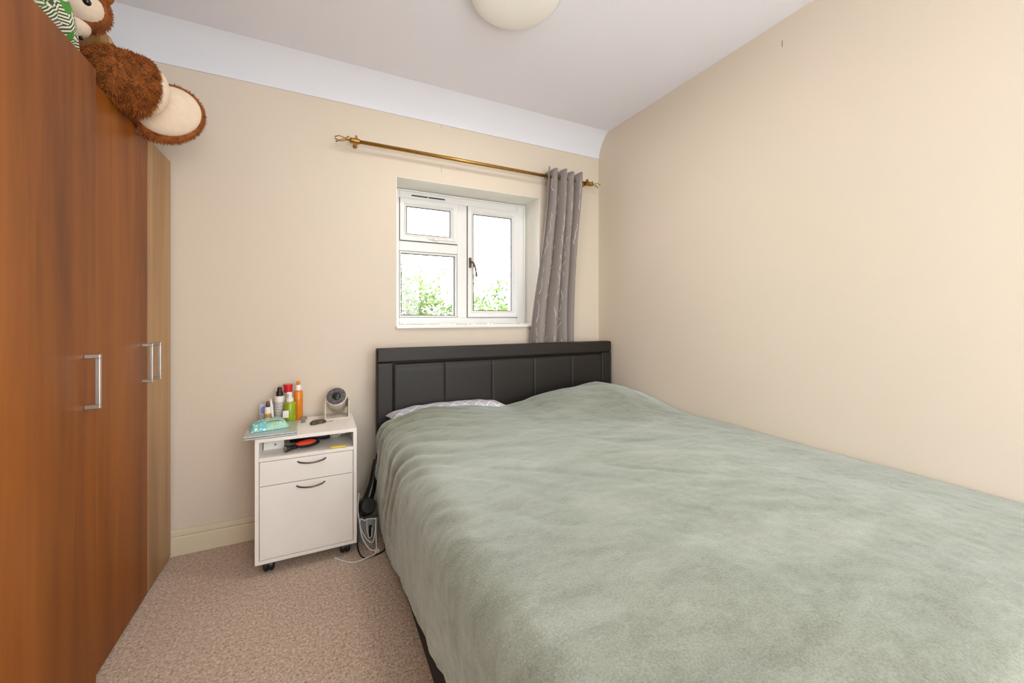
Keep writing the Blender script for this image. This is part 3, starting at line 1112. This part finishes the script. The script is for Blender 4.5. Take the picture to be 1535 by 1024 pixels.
# key pouch with a gold chain
kp = thing('key_pouch', 'dark olive leather pouch with a gold chain on the nightstand top', 'pouch', (-.008, 2.225, TZ))
mb = MB()
n = 20
prof = []
for k in range(n):
    a = 2 * PI * k / n
    rr = .030 * (1 + .28 * math.cos(2 * a - .6)) * (1 + .1 * math.cos(3 * a))
    prof.append((rr * math.cos(a), rr * math.sin(a) * 1.15))
vs_ = [(-.008 + a, 2.225 + b, TZ) for a, b in prof] + [(-.008 + a, 2.225 + b, TZ + .010) for a, b in prof] + [(-.008 + a * .7, 2.225 + b * .7, TZ + .016) for a, b in prof]
fs = [(j * n + i, j * n + (i + 1) % n, (j + 1) * n + (i + 1) % n, (j + 1) * n + i) for j in range(2) for i in range(n)] + [tuple(2 * n + i for i in range(n)), tuple(reversed(range(n)))]
mb.add(vs_, fs).build('leather_pouch', M['olive'], kp, smooth=False, bevel=.002)
for k in range(6):
    c = Vector((.026 + k * .0065, 2.222 + .003 * k, TZ + .0025))
    pts = [(c.x + .0048 * math.cos(a), c.y + .0034 * math.sin(a), c.z + (.0012 * math.cos(a) if k % 2 else -.0004)) for a in [2 * PI * q / 12 for q in range(13)]]
    MB().tube(pts, .0012, 6).build('chain_link', M['gold'], kp, smooth=True)
cp = MB().lathe([(.009, 0), (.009, .012), (.0165, .016), (.0175, .024), (.013, .028)], 20, c=(-.072, 2.275, TZ)).build('bottle_stopper', M['greycap'])
tag(sharp_smooth(cp), 'small grey mushroom-shaped stopper in front of the orange bottle', 'stopper')

# shelf of the nightstand
SZ = .5243
wbx = thing('white_box', 'white cardboard box inside the open shelf', 'box', (-.19, 2.235, SZ))
B(-.234, -.150, 2.165, 2.31, SZ, SZ + .040).build('carton', M['white'], wbx, bevel=.0015)
MB().lathe([(.0055, 0), (.0055, .001)], 14, Matrix.Rotation(R(90), 3, 'X'), (-.186, 2.165, SZ + .022)).build('round_print', M['print'], wbx)
hs = thing('hair_straightener', 'black cylindrical hair tool lying at the back of the open shelf', 'hair tool', (-.05, 2.22, SZ))
MB().tube([(-.130, 2.222, SZ + .019), (-.02, 2.225, SZ + .020), (.030, 2.228, SZ + .021), (.046, 2.229, SZ + .021)], [.014, .016, .020, .019], 18).build('barrel', M['blackplastic'], hs, smooth=True)
MB().tube([(.046, 2.229, SZ + .021), (.050, 2.229, SZ + .021)], [.016, .015], 18).build('end_cap', M['cableblack'], hs)
hbz = SZ + .016
brush = thing('hair_brush', 'black hair brush with orange-red face on the open shelf', 'brush', (-.06, 2.12, SZ))
MB().tube([(-.140, 2.085, hbz + .002), (-.124, 2.095, hbz), (-.105, 2.104, hbz), (-.095, 2.108, hbz)], [.0155, .012, .010, .011], 16).build('brush_handle', M['blackplastic'], brush, smooth=True)
MB().tube([(-.1405, 2.0845, hbz + .002), (-.1422, 2.083, hbz + .002)], [.012, .010], 16).build('end_ring', M['greycap'], brush)
MB().ball((-.050, 2.125, hbz + .002), (.056, .022, .016), 20, 10, Rz(14)).build('brush_head', M['blackplastic'], brush, smooth=True)
MB().ball((-.056, 2.120, hbz + .010), (.047, .020, .013), 20, 10, Rz(14)).build('brush_pad', M['redbristle'], brush, smooth=True)
rnd = random.Random(5)
bm = bmesh.new()
bmesh.ops.create_icosphere(bm, subdivisions=4, radius=1)
for v in bm.verts:
    p = v.co.copy()
    d = 1 + .35 * noise.noise(p * 2.4) + .22 * noise.noise(p * 6)
    v.co = Vector((p.x * .045 * d, p.y * .03 * d, max(-.018, p.z * .022 * d)))
me = bpy.data.meshes.new('plastic_bag'); bm.to_mesh(me); bm.free()
me.materials.append(M['clearfilm'])
pb = bpy.data.objects.new('plastic_bag', me); C.objects.link(pb)
pb.location = (.075, 2.26, SZ + .018)
tag(pb, 'crumpled clear plastic wrap at the back corner of the open shelf', 'wrapper')
yp = MB().tube([(.045, 2.052, SZ + .005), (.052, 2.052, SZ + .005), (.112, 2.050, SZ + .005), (.116, 2.050, SZ + .005)], [.002, .005, .005, .0035], 8).build('yellow_pen', M['yellow'], smooth=False)
tag(yp, 'short yellow pen lying on the front edge of the nightstand shelf', 'pen')

# ------------------------------------------------------------------ bin, hair dryer and cables beside the bed
bc = (.2285, 2.15)
bn = thing('storage_tub', 'grey ribbed plastic tub on the carpet under the hair dryer', 'tub', (bc[0], bc[1], 0))
n = 72
mbb = MB()
vs_ = []
lev = [(.043, 0), (.045, .004), (.050, .118), (.050, .124), (.047, .124), (.042, .006)]
for r_, z in lev:
    for i in range(n):
        a = 2 * PI * i / n
        rr = r_ + (.0018 if (i % 4) < 2 and .002 < z < .12 and r_ >= .045 else 0)
        vs_.append((bc[0] + rr * math.cos(a), bc[1] + rr * math.sin(a), z))
fs = [(j * n + i, j * n + (i + 1) % n, (j + 1) * n + (i + 1) % n, (j + 1) * n + i) for j in range(len(lev) - 1) for i in range(n)]
fs.append(tuple(reversed(range(n)))); fs.append(tuple((len(lev) - 1) * n + i for i in range(n)))
mbb.add(vs_, fs).build('tub_body', M['ribbed'], bn)
B(bc[0] - .004, bc[0] + .010, bc[1] - .054, bc[1] - .050, .03, .10).build('slot', M['blackplastic'], bn, bevel=.001)

hd_ = thing('hair_dryer', 'black hair dryer propped handle-up between the nightstand and the bed', 'hair dryer', (.225, 2.13, .124))
c0 = Vector((.2165, 2.135, .180))
rot = Matrix.Rotation(R(20), 3, 'Y') @ Matrix.Rotation(R(62), 3, 'X')
MB().lathe([(.026, -.066), (.031, -.053), (.041, -.026), (.046, 0), (.044, .022), (.038, .044), (.036, .050), (.030, .050)], 28, rot, c0).build('barrel', M['blackgloss'], hd_, smooth=True)
MB().lathe([(.034, .049), (.034, .053), (.020, .054)], 24, rot, c0).build('intake_grille', M['cableblack'], hd_)
hp = spline([(.224, 2.145, .205), (.246, 2.155, .27), (.260, 2.165, .34), (.269, 2.170, .385), (.2715, 2.172, .40)], 5)
MB().tube(hp, [.028 - .006 * min(1, k / 6) - .006 * k / 20 for k in range(len(hp))], 16).build('grip', M['blackgloss'], hd_, smooth=True)
sp = spline([(.271, 2.171, .395), (.275, 2.173, .425), (.280, 2.175, .455), (.292, 2.180, .478)], 5)
MB().tube(sp, [.008 - .005 * k / 15 for k in range(len(sp))], 8).build('cord_relief', M['cableblack'], hd_, smooth=True)

wc = thing('charging_cable', 'white charging cable looping over the tub and onto the carpet', 'cable', (.17, 2.05, 0))
yq = 2.060
cable = spline([(.178, 2.10, .27), (.172, 2.085, .20), (.176, yq, .155), (.188, yq, .10), (.212, yq, .05), (.238, 2.055, .035), (.250, 2.05, .09), (.252, 2.05, .145), (.242, 2.052, .15), (.225, yq, .150), (.200, yq, .148), (.183, yq, .158),
                (.180, yq - .002, .12), (.192, 2.045, .065), (.222, 2.025, .018), (.246, 2.015, .012)], 8)
MB().tube(cable, .0028, 6).build('cord', M['cablewhite'], wc, smooth=True)
cable2 = spline([(.250, 2.035, .14), (.250, 2.022, .07), (.245, 1.995, .012), (.205, 1.972, .012), (.15, 1.975, .003), (.105, 2.005, .003), (.075, 2.04, .004)], 8)
MB().tube(cable2, .0028, 6).build('cord', M['cablewhite'], wc, smooth=True)
MB().tube([(.075, 2.04, .004), (.066, 2.049, .005)], .0038, 8).build('connector', M['cablewhite'], wc)
B(.240, .264, 2.004, 2.022, .001, .017).build('plug', M['cablewhite'], wc, bevel=.003)
cable3 = spline([(.205, 2.055, .145), (.199, 2.058, .11), (.203, 2.056, .05), (.215, 2.052, .03)], 8)
MB().tube(spline([(.212, 2.072, .15), (.213, 2.066, .10), (.222, 2.064, .055), (.234, 2.066, .06), (.236, 2.066, .10)], 8), .0022, 6).build('cord', M['cablewhite'], wc, smooth=True)
bk = thing('power_cable', 'black power cable lying on the carpet beside the bed', 'cable', (.22, 2.0, 0))
pts = spline([(.1690, 2.27, .22), (.1688, 2.23, .18), (.1690, 2.14, .07), (.172, 2.06, .01), (.186, 1.998, .004), (.215, 1.985, .004), (.262, 1.995, .004), (.292, 2.02, .005), (.296, 2.06, .02)], 8)
MB().tube(pts, .0032, 6).build('cord', M['cableblack'], bk, smooth=True)

# ------------------------------------------------------------------ things on the wardrobes
WT = 1.888
# leaf-print bag
def bag():
    n, m = 40, 24
    vs_ = []
    x0, x1, y0, y1 = -.86, -.598, 1.14, 1.640
    bm = bmesh.new()
    bmesh.ops.create_icosphere(bm, subdivisions=5, radius=1)
    for v in bm.verts:
        p = v.co
        sx = math.copysign(abs(p.x) ** .55, p.x); sy = math.copysign(abs(p.y) ** .6, p.y); sz = math.copysign(abs(p.z) ** .6, p.z)
        y = (y0 + y1) / 2 + sy * (y1 - y0) / 2
        x = (x0 + x1) / 2 + sx * (x1 - x0) / 2
        top = .32 * (1 - smooth01((y - 1.28) / .36) * .78)
        q = Vector((x, y, 0))
        fold = .010 * math.sin(y * 42 + x * 30 + 3 * noise.noise(q * 6)) + .012 * noise.noise(Vector((x * 9, y * 9, p.z * 2)))
        z = WT + .001 + (sz * .5 + .5) * (top + fold * (sz * .5 + .5) * 2)
        x -= .045 * (sz * .5 + .5) ** 2 * (1 if sx > 0 else -.2)
        if sz > -.6:
            x += fold * .5 * (1 if sx > 0 else -1)
        x = min(x, -.598)
        v.co = Vector((x, y, z))
    me = bpy.data.meshes.new('fabric_bag'); bm.to_mesh(me); bm.free()
    for p in me.polygons:
        p.use_smooth = True
    me.materials.append(M['leafcloth'])
    o = bpy.data.objects.new('fabric_bag', me); C.objects.link(o)
    tag(o, 'green and white leaf-print fabric bag slumped on the single-door wardrobe', 'bag')
bag()
cbx = thing('cardboard_box', 'brown cardboard box on top of the wardrobe behind the plush monkey', 'box', (-.80, 2.04, WT))
B(-.875, -.722, 1.970, 2.105, WT, WT + .335).build('carton', M['card'], cbx, bevel=.003)
B(-.7222, -.7205, 2.025, 2.05, WT + .12, WT + .335).build('tape', M['cardtape'], cbx)

# plush monkey ----------------------------------------------------------
def frame_from(ax, up=Vector((0, 0, 1))):
    return ax.to_track_quat('Z', 'Y').to_matrix()
def fur_on(o_name, pts_normals, length, parent, seed, width=.0016):
    rnd = random.Random(seed)
    mb = MB()
    for p, nrm in pts_normals:
        d = (nrm + Vector((rnd.gauss(0, .5), rnd.gauss(0, .5), rnd.gauss(-.35, .5)))).normalized()
        a = d.orthogonal().normalized()
        a = Matrix.Rotation(rnd.uniform(0, 6.28), 3, d) @ a
        L = length * rnd.uniform(.6, 1.25)
        b = p - nrm * .002
        mid = b + d * L * .55
        tip = b + d * L + Vector((0, 0, -L * .25))
        mb.add([b - a * width, b + a * width, mid + a * width * .7, mid - a * width * .7, tip], [(0, 1, 2, 3), (3, 2, 4)])
    return mb.build(o_name, M['furtip'], parent, kind='stuff')
def sample_obj(o, count, seed, cond=None):
    rnd = random.Random(seed)
    me = o.data
    off = Vector((0, 0, 0)); q = o.parent
    while q is not None:
        off += q.location; q = q.parent
    tris = []
    tot = 0
    for p in me.polygons:
        vs_ = [me.vertices[i].co for i in p.vertices]
        for k in range(1, len(vs_) - 1):
            ar = (vs_[k] - vs_[0]).cross(vs_[k + 1] - vs_[0]).length / 2
            tot += ar
            tris.append((tot, vs_[0], vs_[k], vs_[k + 1], p.normal))
    import bisect
    keys = [t[0] for t in tris]
    out = []
    while len(out) < count:
        t = tris[min(len(tris) - 1, bisect.bisect(keys, rnd.uniform(0, tot)))]
        a, b = rnd.random(), rnd.random()
        if a + b > 1:
            a, b = 1 - a, 1 - b
        p = t[1] + (t[2] - t[1]) * a + (t[3] - t[1]) * b + off
        if cond and not cond(p):
            count -= 1
            continue
        out.append((p, t[4].normalized()))
    return out
mk = thing('plush_monkey', 'large brown plush monkey with cream feet sitting on the wardrobe', 'soft toy', (-.76, 1.80, WT))
# torso
mb = MB()
mb.ball((-.785, 1.79, WT + .121), (.09, .105, .12), 28, 18)
torso = mb.build('torso', M['fur'], mk, smooth=True)
# head, cropped by the frame in the photograph
hc = Vector((-.706, 1.785, 2.170))
HS = .76
head = MB().ball(hc, .098 * HS, 32, 20).build('head', M['fur'], mk, smooth=True)
look = Vector((.14, -.82, -.52)).normalized()
side = look.cross(Vector((0, 0, 1))).normalized()
upv = side.cross(look).normalized()
FM = Matrix((side, upv, look)).transposed()
def on_head(l, u_, s_):
    return hc + (look * l + upv * u_ + side * s_) * HS
def hb_(c, r, name, m):
    MB().ball(c, tuple(q * HS for q in r), 28, 18, FM).build(name, M[m], head, smooth=True)
hb_(on_head(.034, .006, -.008), (.078, .074, .070), 'face', 'cream')
hb_(on_head(.064, -.074, .022), (.060, .050, .048), 'muzzle', 'cream')
hb_(on_head(.0865, -.032, .030), (.0145, .0145, .010), 'eye', 'eye')
hb_(on_head(.0930, .030, -.040), (.0145, .0145, .010), 'eye', 'eye')
MB().tube(spline([on_head(.088, -.112, a) for a in (-.012, .008, .028, .048)], 4), .007, 8).build('mouth', M['eye'], head, smooth=True)
for s_ in (-1, 1):
    hb_(on_head(-.02, .075, .085 * s_), (.026, .036, .026), 'ear', 'fur')
# near leg: fat furry stub ending in a cream foot turned towards the window
def leg(p0, p1, r0, r1, name, seed):
    p0, p1 = Vector(p0), Vector(p1)
    ax = (p1 - p0).normalized()
    L = (p1 - p0).length
    rot = frame_from(ax)
    prof = [(.01, -r0 * .7), (r0 * .6, -r0 * .55), (r0 * .92, -.2 * r0), (r0, .15 * L), (r1, .6 * L), (r1 * 1.0, .9 * L), (r1 * .97, L)]
    mb = MB().lathe(prof, 32, rot, p0)
    # lumpy stuffing
    mb.v = [tuple(Vector(v) + Vector(v).__sub__(p0).normalized() * .010 * noise.noise(Vector(v) * 11)) for v in mb.v]
    mb.v = [(v[0], v[1], max(v[2], 1.890) if v[0] < -.618 else v[2]) for v in mb.v]
    lg = mb.build('leg', M['fur'], mk, smooth=True)
    return lg, ax, rot, p1
lg, ax, rot, pe = leg((-.645, 1.800, 1.974), (-.578, 1.868, 1.976), .086, .100, 'leg', 1)
MB().ball(pe + ax * .012, (.091, .093, .060), 32, 16, rot).build('foot_sole', M['cream'], lg, smooth=True)
fur_on('fur', sample_obj(lg, 9000, 4, lambda p: (p - pe).dot(ax) < .006), .016, lg, 5)
rim = []
for k in range(900):
    a = 2 * PI * k / 900
    d = rot @ Vector((math.cos(a), math.sin(a), 0))
    rim.append((pe + d * .095 - ax * .006 * (k % 3), (d * .35 + ax * .8).normalized()))
fur_on('cuff_fur', rim, .020, lg, 9)
# far leg: foot with its round sole facing into the room
fc = Vector((-.530, 1.990, 1.964))
sn = Vector((.30, -.92, -.10)).normalized()
s1 = sn.cross(Vector((0, 0, 1))).normalized(); s2 = s1.cross(sn).normalized()
ca, sa = math.cos(R(-38)), math.sin(R(-38))
e1 = s1 * ca + s2 * sa; e2 = s2 * ca - s1 * sa
SM = Matrix((e1, e2, sn)).transposed()
mb = MB().ball(fc - sn * .030 + e1 * .012, (.134, .108, .050), 36, 18, SM)
mb.v = [(v[0], v[1], max(v[2], 1.890) if v[0] < -.618 else v[2]) for v in mb.v]
lg2 = mb.build('leg', M['fur'], mk, smooth=True)
MB().tube(spline([(-.71, 1.84, 1.965), (-.645, 1.90, 1.965), fc - sn * .055 + Vector((-.03, .0, 0))], 6), [.06] * 13, 20).build('shin', M['fur'], lg2, smooth=True)
MB().ball(fc - sn * .004 + e1 * .004, (.110, .090, .036), 36, 18, SM).build('foot_sole', M['cream'], lg2, smooth=True)
rim = []
rnd = random.Random(2)
for k in range(2600):
    a = rnd.uniform(0, 2 * PI)
    q = e1 * math.cos(a) * .132 + e2 * math.sin(a) * .106
    rim.append((fc + e1 * .012 - sn * (.030 + rnd.uniform(-.014, .014)) + q * rnd.uniform(.95, 1.0), (q.normalized() + sn * .25).normalized()))
fur_on('fur', rim, .012, lg2, 12, .0013)
fur_on('fur', sample_obj(head, 3500, 8, lambda p: (p - hc).dot(look) < .02), .010, head, 13)
# arms resting at the sides
for s_, p in ((1, [(-.74, 1.72, 2.08), (-.76, 1.68, 2.02), (-.79, 1.67, 1.96)]), (-1, [(-.80, 1.83, 2.08), (-.83, 1.85, 2.02), (-.83, 1.84, 1.96)])):
    MB().tube(spline(p, 6), [.038] * 6 + [.042] * 6 + [.045], 16).build('arm', M['fur'], mk, smooth=True)
